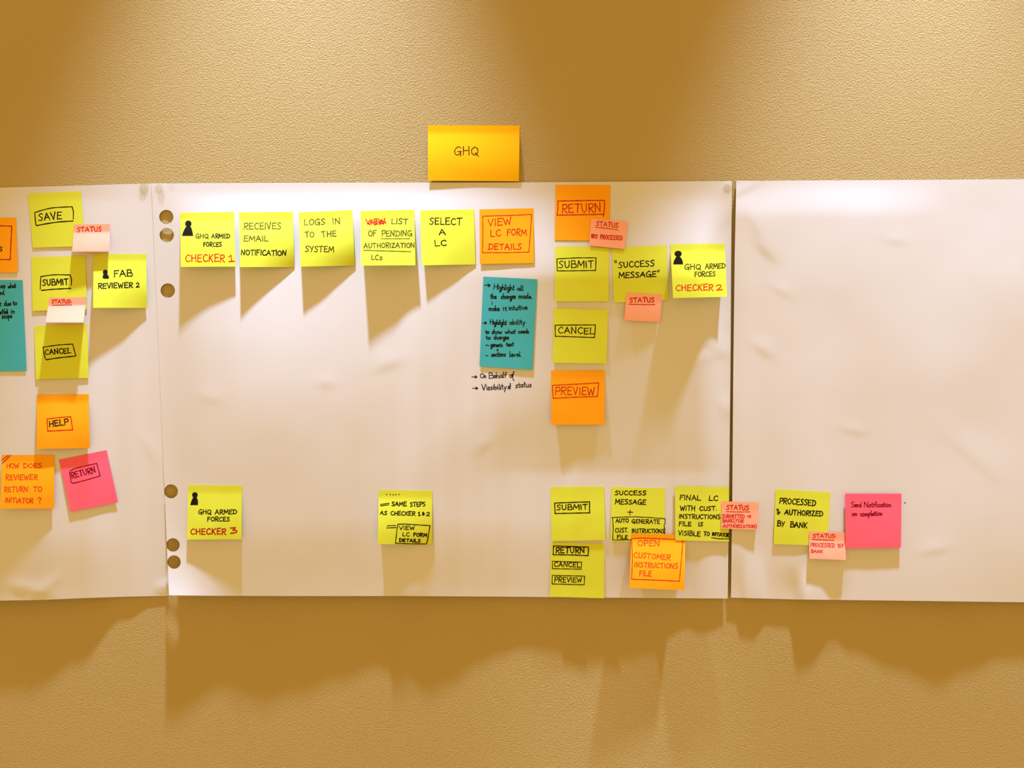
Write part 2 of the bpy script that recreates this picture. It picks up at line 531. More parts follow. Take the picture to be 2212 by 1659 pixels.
class Ink:
    """collects pen strokes (photo pixels) and turns them into one thin mesh lying on a paper"""

    def __init__(self, surf):
        self.v, self.f, self.surf = [], [], surf
        self.rng = random.Random(3)

    def seg(self, path, wd):
        # resample
        pts = [path[0]]
        for a, b in zip(path, path[1:]):
            L = math.hypot(b[0] - a[0], b[1] - a[1])
            k = max(1, int(L / 2.5))
            for j in range(1, k + 1):
                pts.append((a[0] + (b[0] - a[0]) * j / k, a[1] + (b[1] - a[1]) * j / k))
        if len(pts) < 2 or math.hypot(pts[0][0] - pts[-1][0], pts[0][1] - pts[-1][1]) < 0.01 and len(pts) == 2:
            return
        r = wd * 0.46

        def unit(a, b):
            dx, dy = b[0] - a[0], b[1] - a[1]
            L = math.hypot(dx, dy) or 1
            return dx / L, dy / L
        d0 = unit(pts[1], pts[0])
        d1 = unit(pts[-2], pts[-1])
        full = [(pts[0][0] + d0[0] * r * k, pts[0][1] + d0[1] * r * k, h) for k, h in ((0.98, 0.2), (0.75, 0.68), (0.4, 0.92))]
        full += [(p[0], p[1], 1.0) for p in pts]
        full += [(pts[-1][0] + d1[0] * r * k, pts[-1][1] + d1[1] * r * k, h) for k, h in ((0.4, 0.92), (0.75, 0.68), (0.98, 0.2))]
        base = len(self.v)
        n = len(full)
        ph = self.rng.random() * 9
        for i, (x, y, h) in enumerate(full):
            a = full[max(0, i - 1)]
            b = full[min(n - 1, i + 1)]
            ux, uy = unit(a, b)
            hw = r * h * (1 + 0.12 * math.sin(i * 0.7 + ph))
            for sgn in (-1, 1):
                qx, qy = x - uy * hw * sgn, y + ux * hw * sgn
                self.v.append(self.surf(qx, qy))
        for i in range(n - 1):
            k = base + 2 * i
            self.f.append((k, k + 1, k + 3, k + 2))

    def stroke(self, pts, wd, curve=False):
        if curve:
            self.seg(catmull(pts), wd)
            return
        for a, b in zip(pts, pts[1:]):
            self.seg([a, b], wd)

    def dot(self, x, y, r):
        base = len(self.v)
        n = 12
        for j in range(n):
            a = 2 * math.pi * j / n
            self.v.append(self.surf(x + r * math.cos(a), y + r * math.sin(a) * 0.85))
        self.f.append(tuple(range(base, base + n)))

    def rows(self, rows):
        """filled shape from (y, x_left, x_right) rows"""
        base = len(self.v)
        k = 6
        for (y, xa, xb) in rows:
            for j in range(k + 1):
                self.v.append(self.surf(xa + (xb - xa) * j / k, y))
        for i in range(len(rows) - 1):
            for j in range(k):
                q = base + i * (k + 1) + j
                self.f.append((q, q + 1, q + k + 2, q + k + 1))

    def text(self, s, x0, y0, x1, y1, h, wd):
        gap = 17 if s.upper() == s else 5
        tot = 0
        for ch in s:
            tot += 50 if ch == ' ' else G[ch][0] + gap
        tot -= gap
        L = math.hypot(x1 - x0, y1 - y0)
        ux, uy = (x1 - x0) / L, (y1 - y0) / L
        sx = L / tot
        sy = h / 100.0
        cur = 0.0
        for ch in s:
            if ch == ' ':
                cur += 50
                continue
            gw, st = G[ch]
            rot = math.radians(self.rng.uniform(-3.5, 3.5))
            kx, ky = self.rng.uniform(0.94, 1.05), self.rng.uniform(0.93, 1.06)
            oy = self.rng.uniform(-3, 3)
            sh = self.rng.uniform(-0.03, 0.05)
            for part in st.split(';'):
                cv = part.startswith('~')
                if cv:
                    part = part[1:]
                pts = []
                for tok in part.split():
                    a, b = tok.split(',')
                    gx, gy = float(a) - gw / 2, float(b)
                    gx, gy = gx * kx + gy * sh, gy * ky + oy
                    # the letter turns about its own middle, in even units
                    px, py = gx * sx, gy * sy
                    rx = px * math.cos(rot) - (py - h / 2) * math.sin(rot)
                    ry = px * math.sin(rot) + (py - h / 2) * math.cos(rot) + h / 2
                    rx += (cur + gw / 2) * sx
                    pts.append((x0 + ux * rx + uy * ry, y0 + uy * rx - ux * ry))
                self.stroke(pts, wd * self.rng.uniform(0.92, 1.08), cv)
            cur += gw + gap

    def build(self, name, ink, parent, centre):
        if not self.v:
            return None
        return link_mesh(name, [p - centre for p in self.v], self.f, ink_mat(ink), parent, smooth_sh=False)


# ---------------------------------------------------------------- sticky notes
NOTES = []
GROUPS = {'yellow': 'yellow sticky notes', 'orange': 'orange sticky notes', 'salmon': 'small salmon status notes',
          'pink': 'hot pink sticky notes', 'teal': 'teal rectangular notes', 'gold': 'gold sticky notes'}


class Note:
    def __init__(self, colour, quad, label, L=3, R=3, B=0, vs=0.14, crop=(0, 0, 1), fold=1.0, on_wall=False, bridging=False):
        self.q = [Vector(p) for p in quad]       # TL TR BR BL
        k = 0.80 if max(L, R) > 5 else 0.34
        self.L, self.R, self.B, self.vs, self.fold = L * k, R * k, B * k, vs, fold
        self.on_wall = on_wall
        self.bridge = None
        if bridging:                               # spans two sheets: lies straight across both
            self.bridge = max(sheet_lift(*self.at(i / 6, j / 6)) for i in range(7) for j in range(7))
        self.crop = crop
        self.base = 0.0
        self.col = colour
        self.seed = len(NOTES) * 3.7
        self.base = 0.7
        need = 0.7
        for o in NOTES:                            # rest on the notes already stuck underneath
            for i in range(0, 13):
                for j in range(0, 13):
                    u, v = i / 12, j / 12
                    p = self.at(u, v)
                    if o.has(p.x, p.y, 0.01):
                        need = max(need, o.lift_px(p.x, p.y) - self.own(u, v) - self.under(p.x, p.y) + 0.7)
        self.base = need
        NOTES.append(self)
        N = 22
        grid = []
        self.tab = []
        for j in range(N + 1):
            row = []
            for i in range(N + 1):
                p = self.at(i / N, j / N)
                row.append(self.lift(i / N, j / N, p))
                grid.append(P(p.x, p.y, row[-1]))
            self.tab.append(row)
        self.c = P(*((self.q[0] + self.q[1] + self.q[2] + self.q[3]) / 4), 0)
        faces = []
        for j in range(N):
            for i in range(N):
                a = j * (N + 1) + i
                faces.append((a, a + N + 1, a + 1))
                faces.append((a + 1, a + N + 1, a + N + 2))
        gv, faces = thicken([g - self.c for g in grid], faces, 0.00025)
        self.o = link_mesh('sticky_note', gv, faces, note_mat(colour), loc=self.c)
        tag(self.o, label, 'sticky note', GROUPS[colour])
        self.inks = {}

    def at(self, u, v):
        a, b, c, d = self.q
        return (a * (1 - u) + b * u) * (1 - v) + (d * (1 - u) + c * u) * v

    def uv(self, x, y):
        u = v = 0.5
        for _ in range(6):
            p = self.at(u, v)
            e = 1e-3
            pu = (self.at(u + e, v) - p) / e
            pv = (self.at(u, v + e) - p) / e
            rx, ry = x - p.x, y - p.y
            det = pu.x * pv.y - pv.x * pu.y
            u += (rx * pv.y - pv.x * ry) / det
            v += (pu.x * ry - rx * pu.y) / det
        return u, v

    def has(self, x, y, m=0.0):
        xs, ys = [p.x for p in self.q], [p.y for p in self.q]
        if x < min(xs) - 2 or x > max(xs) + 2 or y < min(ys) - 2 or y > max(ys) + 2:
            return False
        u, v = self.uv(x, y)
        return -m <= u <= 1 + m and -m <= v <= 1 + m

    def own(self, u, v):
        """lift (mm) of the hanging part of the note above its gummed strip"""
        vs = self.vs
        t = max(0.0, (v - vs) / (1 - vs))
        t2 = t * t * (1 - t) * 0.25 + t            # soft start
        ease = t2 if self.fold == 1.0 else t2 ** self.fold
        l = ((1 - u) * self.L + u * self.R) * ease
        l += self.B * math.sin(math.pi * min(1, t)) * (0.75 + 0.5 * u)
        l += 0.18 * noise.noise(Vector((u * 3.1, v * 3.3, self.seed))) * (0.3 + t)
        return l

    def under(self, x, y):
        if self.bridge is not None:
            return self.bridge
        return 0.0 if self.on_wall else sheet_lift(x, y)

    def lift(self, u, v, p):
        return self.under(p.x, p.y) + self.base + self.own(u, v)

    def lift_px(self, x, y):
        u, v = self.uv(x, y)
        n = len(self.tab) - 1
        a, b = min(1, max(0, u)) * n, min(1, max(0, v)) * n
        i, j = min(n - 1, int(a)), min(n - 1, int(b))
        a, b = a - i, b - j
        t = self.tab
        t00, t10, t01, t11 = t[j][i], t[j][i + 1], t[j + 1][i], t[j + 1][i + 1]
        if a + b <= 1:                             # the same two triangles the mesh is made of
            return t00 + a * (t10 - t00) + b * (t01 - t00)
        return t11 + (1 - a) * (t01 - t11) + (1 - b) * (t10 - t11)

    # -- writing, given in the coordinates of the view it was measured in
    def pen(self, kind, ink):
        key = (kind, ink)
        if key not in self.inks:
            self.inks[key] = Ink(lambda x, y: P(x, y, self.lift_px(x, y) + 0.10))
        return self.inks[key]

    def xy(self, x, y):
        ox, oy, s = self.crop
        return ox + x / s, oy + y / s

    def T(self, s, x0, y0, x1, y1, h, ink='black', wd=2.4):
        a, b = self.xy(x0, y0), self.xy(x1, y1)
        self.pen('lettering', ink).text(s, *a, *b, h / self.crop[2], wd)
        return self

    def line(self, pts, ink='black', wd=2.3, curve=False, kind='drawn_box'):
        self.pen(kind, ink).stroke([self.xy(*p) for p in pts], wd, curve)
        return self

    def dots(self, pts, r, ink='black'):
        for p in pts:
            self.pen('lettering', ink).dot(*self.xy(*p), r)
        return self

    def person(self, cx, cy, rx, ry, body, ink='black'):
        k = self.pen('person_symbol', ink)
        s = self.crop[2]
        rows = []
        ylim = body[0][0]
        n = 22
        for i in range(n + 1):
            y = cy - ry + (ylim - cy + ry) * i / n
            t = (y - cy) / ry
            hw = rx * math.sqrt(max(0.0, 1 - t * t))
            if y > cy:
                hw = max(hw, 0)
            rows.append((y, cx - hw, cx + hw))
        for (y, a, b) in body[0:]:
            rows.append((y, a, b))
        k.rows([(self.xy(0, y)[1], self.xy(a, 0)[0], self.xy(b, 0)[0]) for y, a, b in rows])
        return self

    def done(self):
        for (kind, ink), k in self.inks.items():
            k.build(kind.split('#')[0], ink, self.o, self.c)
        return self


A1, A2, A3 = (0, 390, 5.531), (0, 590, 5.531), (0, 830, 5.531)
A4, A5, A6, A7, A8 = (330, 430, 5.924), (620, 430, 5.924), (890, 430, 6.637), (1000, 580, 5.72), (1170, 380, 9.218)
B1, B2, B3, B4, B5 = (1170, 510, 7.213), (1400, 510, 10.37), (1170, 650, 5.72), (380, 1030, 10.37), (800, 1040, 11.06)
B6, B7, B8, G0 = (1170, 1030, 5.925), (1300, 1030, 6.144), (1640, 1040, 6.506), (850, 240, 6.32)

# --- left sheet
n = Note('orange', [(-83, 472), (34.4, 470.1), (38.5, 588.5), (-79, 590)],
         'orange note cut off by the left edge of the photo, with a red drawn box', 3, 3, crop=A1)
n.line([(-300, 540), (0, 540), (140, 545)], 'dark_red', 2.2).line([(140, 545), (128, 800), (122, 945)], 'dark_red', 2.2)
n.line([(122, 945), (0, 942), (-300, 940)], 'dark_red', 2.2).T('S', -12, 846, 28, 843, 50).done()

n = Note('teal', [(-66, 604), (48.5, 605.2), (57, 801.2), (-60, 803)],
         'tall teal note cut off by the left edge of the photo, with small black handwriting', 2, 2, crop=A2)
n.T('ves', -8, 182, 65, 178, 62, wd=2.1).T('what', 95, 180, 190, 172, 55, wd=2.1).T('ed.', -8, 258, 60, 256, 58, wd=2.1)
n.T('t', -8, 392, 18, 390, 50, wd=2.1).T('due', 48, 390, 132, 386, 60, wd=2.1).T('to', 155, 384, 205, 378, 58, wd=2.1)
n.T('erNal', -10, 494, 95, 484, 58, wd=2.2).T('in', 128, 482, 175, 480, 60, wd=2.1).T('scope', 22, 541, 145, 535, 60, wd=2.1).done()

n = Note('yellow', [(60.2, 418.6), (174.8, 412.6), (183.5, 531.6), (70.9, 535.2)],
         'yellow note reading SAVE in a black drawn box, topmost on the left sheet', 2, 2, crop=A1)
n.line([(415, 383), (421, 460), (428, 533)]).line([(415, 383), (520, 350), (640, 325), (860, 312)], curve=True)
n.line([(860, 312), (877, 365), (875, 460)]).line([(438, 538), (560, 515), (700, 495), (872, 483)], curve=True, wd=2.7)
n.T('SAVE', 462, 480, 738, 458, 82, wd=2.5).done()

n = Note('yellow', [(67.8, 555.4), (184.4, 552.7), (188, 668), (70.2, 671.7)],
         'yellow note reading SUBMIT in a black drawn box, below the SAVE note', 3, 3, crop=A1)
n.line([(488, 1145), (480, 1300)]).line([(488, 1148), (600, 1130), (700, 1125), (838, 1128)], curve=True)
n.line([(838, 1128), (855, 1180), (852, 1250)]).line([(497, 1312), (620, 1300), (845, 1288)], wd=2.6)
n.T('SUBMIT', 508, 1255, 815, 1243, 70, wd=2.5).done()

n = Note('salmon', [(160, 484.9), (237.2, 483.7), (236.4, 543.3), (155.8, 543.5)],
         'small salmon note reading STATUS, stuck to the lower right corner of the SAVE note', 15, 10, 1.0, vs=0.30, crop=A1)
n.T('STATUS', 922, 615, 1212, 605, 55, 'red', 2.2).done()

n = Note('yellow', [(202, 548.4), (315.5, 548.4), (317.7, 665.2), (201, 664.8)],
         'yellow note reading FAB REVIEWER 2 with a small black person symbol', 19, 3, 2.5, crop=A1)
n.person(1258, 1096, 30, 31, [(1118, 1238, 1280), (1128, 1232, 1290), (1145, 1226, 1300), (1160, 1225, 1304), (1168, 1232, 1300), (1174, 1242, 1290)])
n.T('FAB', 1362, 1152, 1580, 1140, 75, wd=2.5).T('REVIEWER', 1172, 1290, 1585, 1278, 58, wd=2.5).T('2', 1625, 1275, 1665, 1273, 52, wd=2.5).done()

n = Note('yellow', [(73.8, 704.3), (188, 700.6), (191.6, 816.4), (77.7, 819.6)],
         'yellow note reading CANCEL in a tilted black box, on the left sheet', 4, 3, 1, crop=A2)
n.line([(513, 885), (525, 960), (540, 1022), (562, 1036)]).line([(555, 1035), (700, 1012), (890, 992)], wd=2.6)
n.line([(513, 885), (700, 858), (868, 848)]).line([(868, 848), (890, 930), (905, 992)])
n.T('CANCEL', 540, 975, 845, 955, 60, wd=2.3).done()

n = Note('salmon', [(106.7, 643.3), (186.8, 641.9), (180.5, 696.7), (98.5, 696.3)],
         'small salmon note reading STATUS: underlined, bent sharply out from the left SUBMIT note', 23, 22, vs=0.32, crop=A2)
n.T('STATUS:', 618, 358, 852, 358, 40, 'red', 2.3).line([(618, 384), (740, 382), (855, 380)], 'dark_red', 1.9, kind='underline').done()

n = Note('orange', [(79.6, 853.1), (191.1, 851.3), (194.4, 967.8), (79.6, 969.8)],
         'orange note reading HELP in black inside a small red box', 7, 5, 2, crop=A3)
n.line([(562, 415), (700, 398), (845, 387), (868, 545), (720, 553), (570, 560), (562, 415)], 'red', 2.3)
n.T('HELP', 590, 510, 815, 480, 66, wd=2.6).done()

n = Note('orange', [(4, 982.8), (117.5, 982.8), (116.6, 1098.5), (0.9, 1098.5)],
         'orange note asking HOW DOES REVIEWER RETURN TO INITIATOR ? in red', 13, 4, 1.5, crop=A3)
R_ = 'orange_red'
n.T('HOW', 80, 1003, 225, 1000, 55, R_, 2.2).T('DOES', 280, 1000, 497, 995, 50, R_, 2.2).T('REVIEWER', 70, 1145, 445, 1140, 60, R_, 2.2)
n.T('RETURN', 50, 1285, 332, 1283, 58, R_, 2.2).T('TO', 398, 1280, 500, 1280, 55, R_, 2.2).T('INITIATOR', 60, 1412, 395, 1420, 55, R_, 2.2)
n.T('?', 455, 1430, 500, 1425, 72, R_, 2.2)
n.line([(22, 910), (60, 878), (100, 848)], 'dark_red', 1.8, kind='corner_slashes').line([(28, 945), (80, 895), (130, 848)], 'dark_red', 1.8, kind='corner_slashes').done()

n = Note('pink', [(127.1, 993.3), (230, 972.3), (254.6, 1085), (151.9, 1105.7)],
         'tilted hot pink note reading RETURN in a box, on the left sheet', 4, 4, 1, crop=A3)
n.line([(832, 1052), (845, 1032), (900, 1005), (1155, 945)], 'maroon', 2.2).line([(1155, 945), (1197, 1095)], 'maroon', 2.2)
n.line([(1197, 1095), (1010, 1150), (870, 1185), (850, 1170), (832, 1052)], 'maroon', 2.2)
n.T('RETURN', 858, 1125, 1145, 1052, 66, 'maroon', 2.4).done()

# --- heading on the bare wall
n = Note('gold', [(924.4, 270.5), (1122.5, 270.9), (1121, 391.4), (924.4, 390.3)],
         'wide gold note reading GHQ, alone on the wall above the sheets', 6, 5, 3.5, crop=G0, on_wall=True)
n.T('GHQ', 830, 598, 1160, 596, 112, 'brown', 2.2).done()

# --- middle sheet, top row
n = Note('yellow', [(389.4, 459.5), (505.9, 457.9), (508.6, 576), (390.3, 576.5)],
         'yellow note reading GHQ ARMED FORCES CHECKER 1 with a black person symbol', 18, 12, 2.5, crop=A4)
n.person(455, 316, 41, 42, [(352, 428, 485), (372, 412, 495), (400, 398, 504), (430, 386, 511), (455, 378, 515), (472, 374, 519)])
n.T('GHQ', 548, 500, 712, 500, 55, 'olive', 2.2).T('ARMED', 752, 500, 985, 500, 52, 'black', 2.1).T('FORCES', 648, 607, 880, 605, 52, 'black', 2.1)
n.T('CHECKER', 418, 800, 915, 800, 88, 'red', 2.4).T('1', 972, 800, 1038, 798, 85, 'red', 2.4).done()

n = Note('yellow', [(516, 458.7), (632.7, 457.5), (635.9, 576.9), (518.2, 576.9)],
         'yellow note reading RECEIVES EMAIL NOTIFICATION in black capitals', 21, 0.5, 5.0, crop=A4)
n.T('RECEIVES', 1165, 388, 1640, 382, 78, 'olive', 2.2).T('EMAIL', 1165, 540, 1477, 538, 65, 'olive', 2.2).T('NOTIFICATION', 1130, 715, 1705, 722, 65, 'black', 2.3).done()

n = Note('yellow', [(644.8, 459), (761, 453.6), (766.5, 573.5), (649.5, 576)],
         'yellow note reading LOGS IN TO THE SYSTEM', 19, 1, 5.0, crop=A5)
n.T('LOGS', 220, 332, 485, 325, 68, 'olive', 2.2).T('IN', 583, 320, 680, 318, 70, 'olive', 2.2).T('TO', 230, 490, 345, 488, 65, 'olive', 2.2)
n.T('THE', 443, 488, 632, 475, 70, 'olive', 2.2).T('SYSTEM', 232, 672, 600, 675, 70, 'olive', 2.3).done()

n = Note('yellow', [(778.7, 455.7), (894.8, 453.1), (897.4, 573.1), (779.9, 573.5)],
         'yellow note reading LIST OF PENDING AUTHORIZATION LCs with a crossed-out first word', 27, 15, 0.5, crop=A5)
n.T('VIEW', 1010, 325, 1255, 322, 66, 'dark_red', 2.2)
n.line([(1005, 262), (1060, 335), (1075, 268), (1130, 338), (1140, 262), (1190, 332), (1205, 258), (1265, 318), (1240, 250)], 'red', 1.9, kind='scribble')
n.line([(1025, 318), (1100, 300), (1040, 280), (1160, 315), (1110, 275), (1230, 322), (1180, 270), (1265, 300)], 'red', 1.7, kind='scribble')
n.T('LIST', 1335, 318, 1545, 318, 65, 'olive', 2.3).T('OF', 1040, 475, 1140, 475, 70, 'olive', 2.2).T('PENDING', 1210, 478, 1600, 470, 68, 'olive', 2.2)
n.T('AUTHORIZATION', 982, 627, 1632, 620, 60, 'olive', 2.3).T('LC', 1080, 775, 1172, 776, 65, 'olive', 2.1).T('S', 1185, 778, 1220, 778, 40, 'olive', 2.1)
n.line([(1203, 507), (1400, 508), (1575, 507)], 'olive', 1.7, kind='underline').line([(982, 655), (1200, 662), (1583, 673)], 'olive', 2.0, kind='underline').done()

n = Note('yellow', [(907.6, 454.9), (1023.6, 451.8), (1027.4, 571.3), (911.1, 573.1)],
         'yellow note reading SELECT A LC', 13, 0.5, 1.0, crop=A6)
n.T('SELECT', 250, 362, 710, 370, 92, wd=2.3).T('A', 390, 512, 478, 512, 78, wd=2.3).T('LC', 325, 675, 495, 665, 82, wd=2.3).done()

n = Note('orange', [(1035.7, 452.3), (1152.2, 449.6), (1153.7, 568.2), (1036.5, 570.1)],
         'orange note reading VIEW LC FORM DETAILS in a large red box', 5, 4, 1.5, crop=A6)
n.line([(1012, 245), (1400, 235), (1715, 220), (1700, 450), (1675, 760), (1350, 768), (1010, 768), (1018, 500), (1012, 245)], 'red', 2.0)
n.T('VIEW', 1093, 388, 1425, 365, 95, 'red', 2.2).T('LC', 1125, 540, 1275, 528, 88, 'red', 2.2).T('FORM', 1360, 520, 1642, 520, 85, 'red', 2.2)
n.T('DETAILS', 1097, 725, 1570, 720, 80, 'red', 2.3).done()

n = Note('teal', [(1044, 597.5), (1160.8, 603.3), (1149.8, 798.9), (1035.8, 791.5)],
         'tall teal note with two arrowed points starting Highlight, on the middle sheet', 2, 3, vs=0.1, crop=A7)
W_ = 2.0
n.line([(265, 205), (338, 208)], wd=2, kind='arrow').line([(308, 190), (338, 208), (312, 226)], wd=2, kind='arrow')
n.line([(245, 672), (290, 672)], wd=2, kind='arrow#2').line([(272, 658), (292, 672), (272, 688)], wd=2, kind='arrow#2')
n.T('Highlight', 378, 255, 635, 268, 66, wd=W_).T('all', 665, 268, 745, 270, 60, wd=W_).T('the', 340, 372, 415, 370, 62, wd=W_)
n.T('changes', 470, 374, 655, 370, 66, wd=W_).T('made.', 685, 372, 855, 370, 64, wd=W_).line([(362, 412), (358, 445)], wd=1.8, kind='lettering')
n.T('make', 320, 520, 450, 522, 66, wd=W_).T('it', 495, 520, 545, 518, 55, wd=W_).T('intuitive', 568, 515, 795, 505, 62, wd=W_)
n.T('Highlight', 330, 690, 540, 695, 60, wd=W_).T('ability', 575, 692, 770, 690, 62, wd=W_).T('to', 278, 805, 325, 805, 52, wd=W_)
n.T('show', 355, 805, 480, 805, 58, wd=W_).T('what', 520, 802, 650, 802, 56, wd=W_).T('needs', 685, 802, 815, 800, 58, wd=W_)
n.T('to', 285, 875, 340, 875, 50, wd=W_).T('changes', 380, 876, 570, 872, 56, wd=W_).line([(283, 945), (320, 953)], wd=1.9, kind='lettering')
n.T('generic', 340, 968, 490, 966, 56, wd=W_).T('text', 535, 962, 630, 955, 56, wd=W_).line([(415, 1008), (440, 1008)], wd=1.8, kind='lettering').line([(428, 995), (428, 1020)], wd=1.8, kind='lettering')
n.line([(278, 1075), (310, 1078)], wd=1.9, kind='lettering').T('sections', 350, 1088, 530, 1085, 58, wd=W_).T('level.', 575, 1088, 722, 1086, 62, wd=W_).done()

# --- middle sheet, right column
n = Note('orange', [(1200.4, 399), (1318.4, 399.9), (1316.7, 520), (1198, 518.9)],
         'orange note reading RETURN in a red box, at the top of the middle sheet', 2, 2, crop=A8)
n.line([(325, 500), (700, 492), (1252, 487)], 'red', 2.6).line([(1252, 487), (1250, 640), (1230, 805)], 'red', 2.5)
n.line([(1240, 765), (800, 772), (305, 782)], 'red', 2.7).line([(305, 785), (328, 640), (325, 500)], 'red', 2.4)
n.T('RETURN', 405, 735, 1180, 715, 162, 'red', 2.4).done()

n = Note('yellow', [(1199.4, 532.2), (1316, 533.8), (1314.2, 651.1), (1197.7, 650.7)],
         'yellow note reading SUBMIT in a box, under the orange RETURN note', 3, 3, crop=B1)
n.line([(238, 355), (550, 338), (848, 338), (842, 535), (500, 540), (243, 542), (238, 355)], wd=2.1)
n.T('SUBMIT', 265, 495, 808, 490, 106, wd=2.2).done()

n = Note('yellow', [(1321.4, 535.6), (1439.7, 529), (1444.2, 648.6), (1326, 653.9)],
         'yellow note reading "SUCCESS MESSAGE" in quotation marks', 3, 3, crop=B1)
n.T('SUCCESS', 1200, 495, 1755, 468, 88, wd=2.3).T('MESSAGE', 1205, 655, 1785, 628, 80, wd=2.4)
for a in ([(1135, 383), (1148, 418)], [(1158, 378), (1168, 415)], [(1815, 530), (1803, 558)], [(1838, 527), (1822, 560)]):
    n.line(a, wd=2, kind='lettering')
n.done()

n = Note('salmon', [(1276.9, 472.2), (1356.4, 478.9), (1349, 537.8), (1272.5, 530.5)],
         'small salmon note reading STATUS NOT PROCESSED', 5, 5, vs=0.30, crop=A8)
n.T('STATUS', 1085, 990, 1520, 1030, 88, 'red', 2.1).line([(1072, 1023), (1300, 1045), (1520, 1075)], 'red', 1.9, kind='underline')
n.T('NOT', 985, 1232, 1110, 1250, 72, 'red', 2.2).T('PROCESSED', 1165, 1252, 1605, 1278, 82, 'red', 2.1).done()

n = Note('yellow', [(1447.7, 527.8), (1564.9, 525.4), (1570.7, 641.3), (1454, 643.8)],
         'yellow note reading GHQ ARMED FORCES CHECKER 2 beside the gap between sheets', 22, 19, 1.0, crop=B2)
n.person(672, 396, 81, 68, [(456, 632, 714), (470, 626, 722), (500, 606, 746), (545, 582, 768), (590, 569, 779), (634, 562, 785)], 'black')
n.T('GHQ', 818, 745, 1180, 742, 118, 'olive', 2.3).T('ARMED', 1280, 730, 1728, 715, 105, 'olive', 2.3).T('FORCES', 1045, 905, 1505, 895, 102, 'olive', 2.3)
n.T('CHECKER', 622, 1225, 1450, 1210, 128, 'orange_red', 2.7).T('2', 1530, 1215, 1655, 1208, 128, 'orange_red', 2.7).done()

n = Note('salmon', [(1353, 632), (1430.9, 636.2), (1425.8, 695.8), (1348.4, 691.9)],
         'small salmon note reading only STATUS underlined, below the "SUCCESS MESSAGE" note', 5, 3, 1.0, vs=0.3, crop=B1)
n.T('STATUS', 1372, 1035, 1755, 1028, 72, 'red', 2.3).line([(1357, 1062), (1560, 1066), (1765, 1068)], 'red', 2.0, kind='underline').done()

n = Note('yellow', [(1196.2, 666.1), (1313.4, 668), (1310.4, 785.5), (1193.3, 783.7)],
         'yellow note reading CANCEL in a box, between SUBMIT and PREVIEW on the middle sheet', 3, 3, crop=B1)
n.line([(210, 1388), (500, 1385), (838, 1383), (825, 1580), (520, 1570), (212, 1560), (210, 1388)], wd=2.1)
n.T('CANCEL', 255, 1510, 815, 1528, 95, wd=2.1).done()

n = Note('orange', [(1190.5, 800.3), (1306.4, 800.3), (1305.8, 917), (1190.6, 917.5)],
         'orange note reading PREVIEW in a red box', 6, 4, crop=B3)
n.line([(133, 1043), (400, 1030), (705, 1012), (690, 1180), (420, 1188), (143, 1203), (133, 1043)], 'red', 2.0)
n.T('PREVIEW', 165, 1157, 655, 1162, 90, 'red', 2.1).done()

# --- middle sheet, bottom row
n = Note('yellow', [(406.5, 1047.8), (522.5, 1048.8), (521.8, 1165), (403.6, 1165.5)],
         'yellow note reading GHQ ARMED FORCES CHECKER 3 near the lower punched holes', 7, 6, 0.5, crop=B4)
n.person(425, 408, 63, 65, [(464, 386, 466), (475, 378, 472), (500, 365, 484), (545, 345, 495), (595, 330, 496), (634, 321, 493)])
n.T('GHQ', 505, 832, 790, 835, 102, wd=2.2).T('ARMED', 875, 835, 1362, 830, 95, wd=2.2).T('FORCES', 705, 990, 1200, 993, 90, wd=2.2)
n.T('CHECKER', 328, 1288, 1115, 1285, 122, 'dark_red', 2.6).T('3', 1225, 1265, 1355, 1262, 130, 'dark_red', 2.7).done()

n = Note('yellow', [(818.1, 1058.5), (933.6, 1059.9), (932.9, 1175.6), (816.3, 1175.6)],
         'yellow note reading SAME STEPS AS CHECKER 1 & 2, alone low on the middle sheet', 11, 1.5, 1.5, crop=B5)
n.dots([(388, 312), (478, 312), (545, 318), (605, 315), (683, 310)], 1.4)
n.line([(240, 548), (450, 525)], wd=2, kind='lettering').line([(243, 582), (440, 560)], wd=2, kind='lettering')
n.T('SAME', 515, 580, 860, 585, 92, wd=2.3).T('STEPS', 952, 600, 1310, 590, 95, wd=2.2).T('AS', 235, 785, 390, 800, 85, wd=2.3)
n.T('CHECKER', 487, 805, 1065, 812, 92, wd=2.2).T('1', 1143, 815, 1195, 812, 85, wd=2.2).T('&', 1235, 810, 1297, 810, 72, wd=2.1).T('2', 1337, 820, 1418, 820, 88, wd=2.2)
n.line([(408, 1060), (605, 1050)], wd=2, kind='lettering').line([(385, 1110), (618, 1102)], wd=2, kind='lettering')
n.line([(655, 1030), (675, 1022), (800, 1018), (1040, 1030), (1425, 1055)], wd=2.1).line([(1425, 1055), (1410, 1150), (1365, 1420), (1340, 1492)], wd=2.3)
n.line([(1340, 1492), (960, 1490), (600, 1475)], wd=2.2).line([(600, 1475), (630, 1200), (655, 1025)], wd=2.0)
n.T('VIEW', 690, 1150, 1060, 1150, 86, wd=2.0).T('LC', 765, 1305, 935, 1310, 88, wd=2.0).T('FORM', 1030, 1310, 1350, 1320, 78, wd=2.4).T('DETAILS', 690, 1435, 1192, 1455, 72, wd=2.5).done()

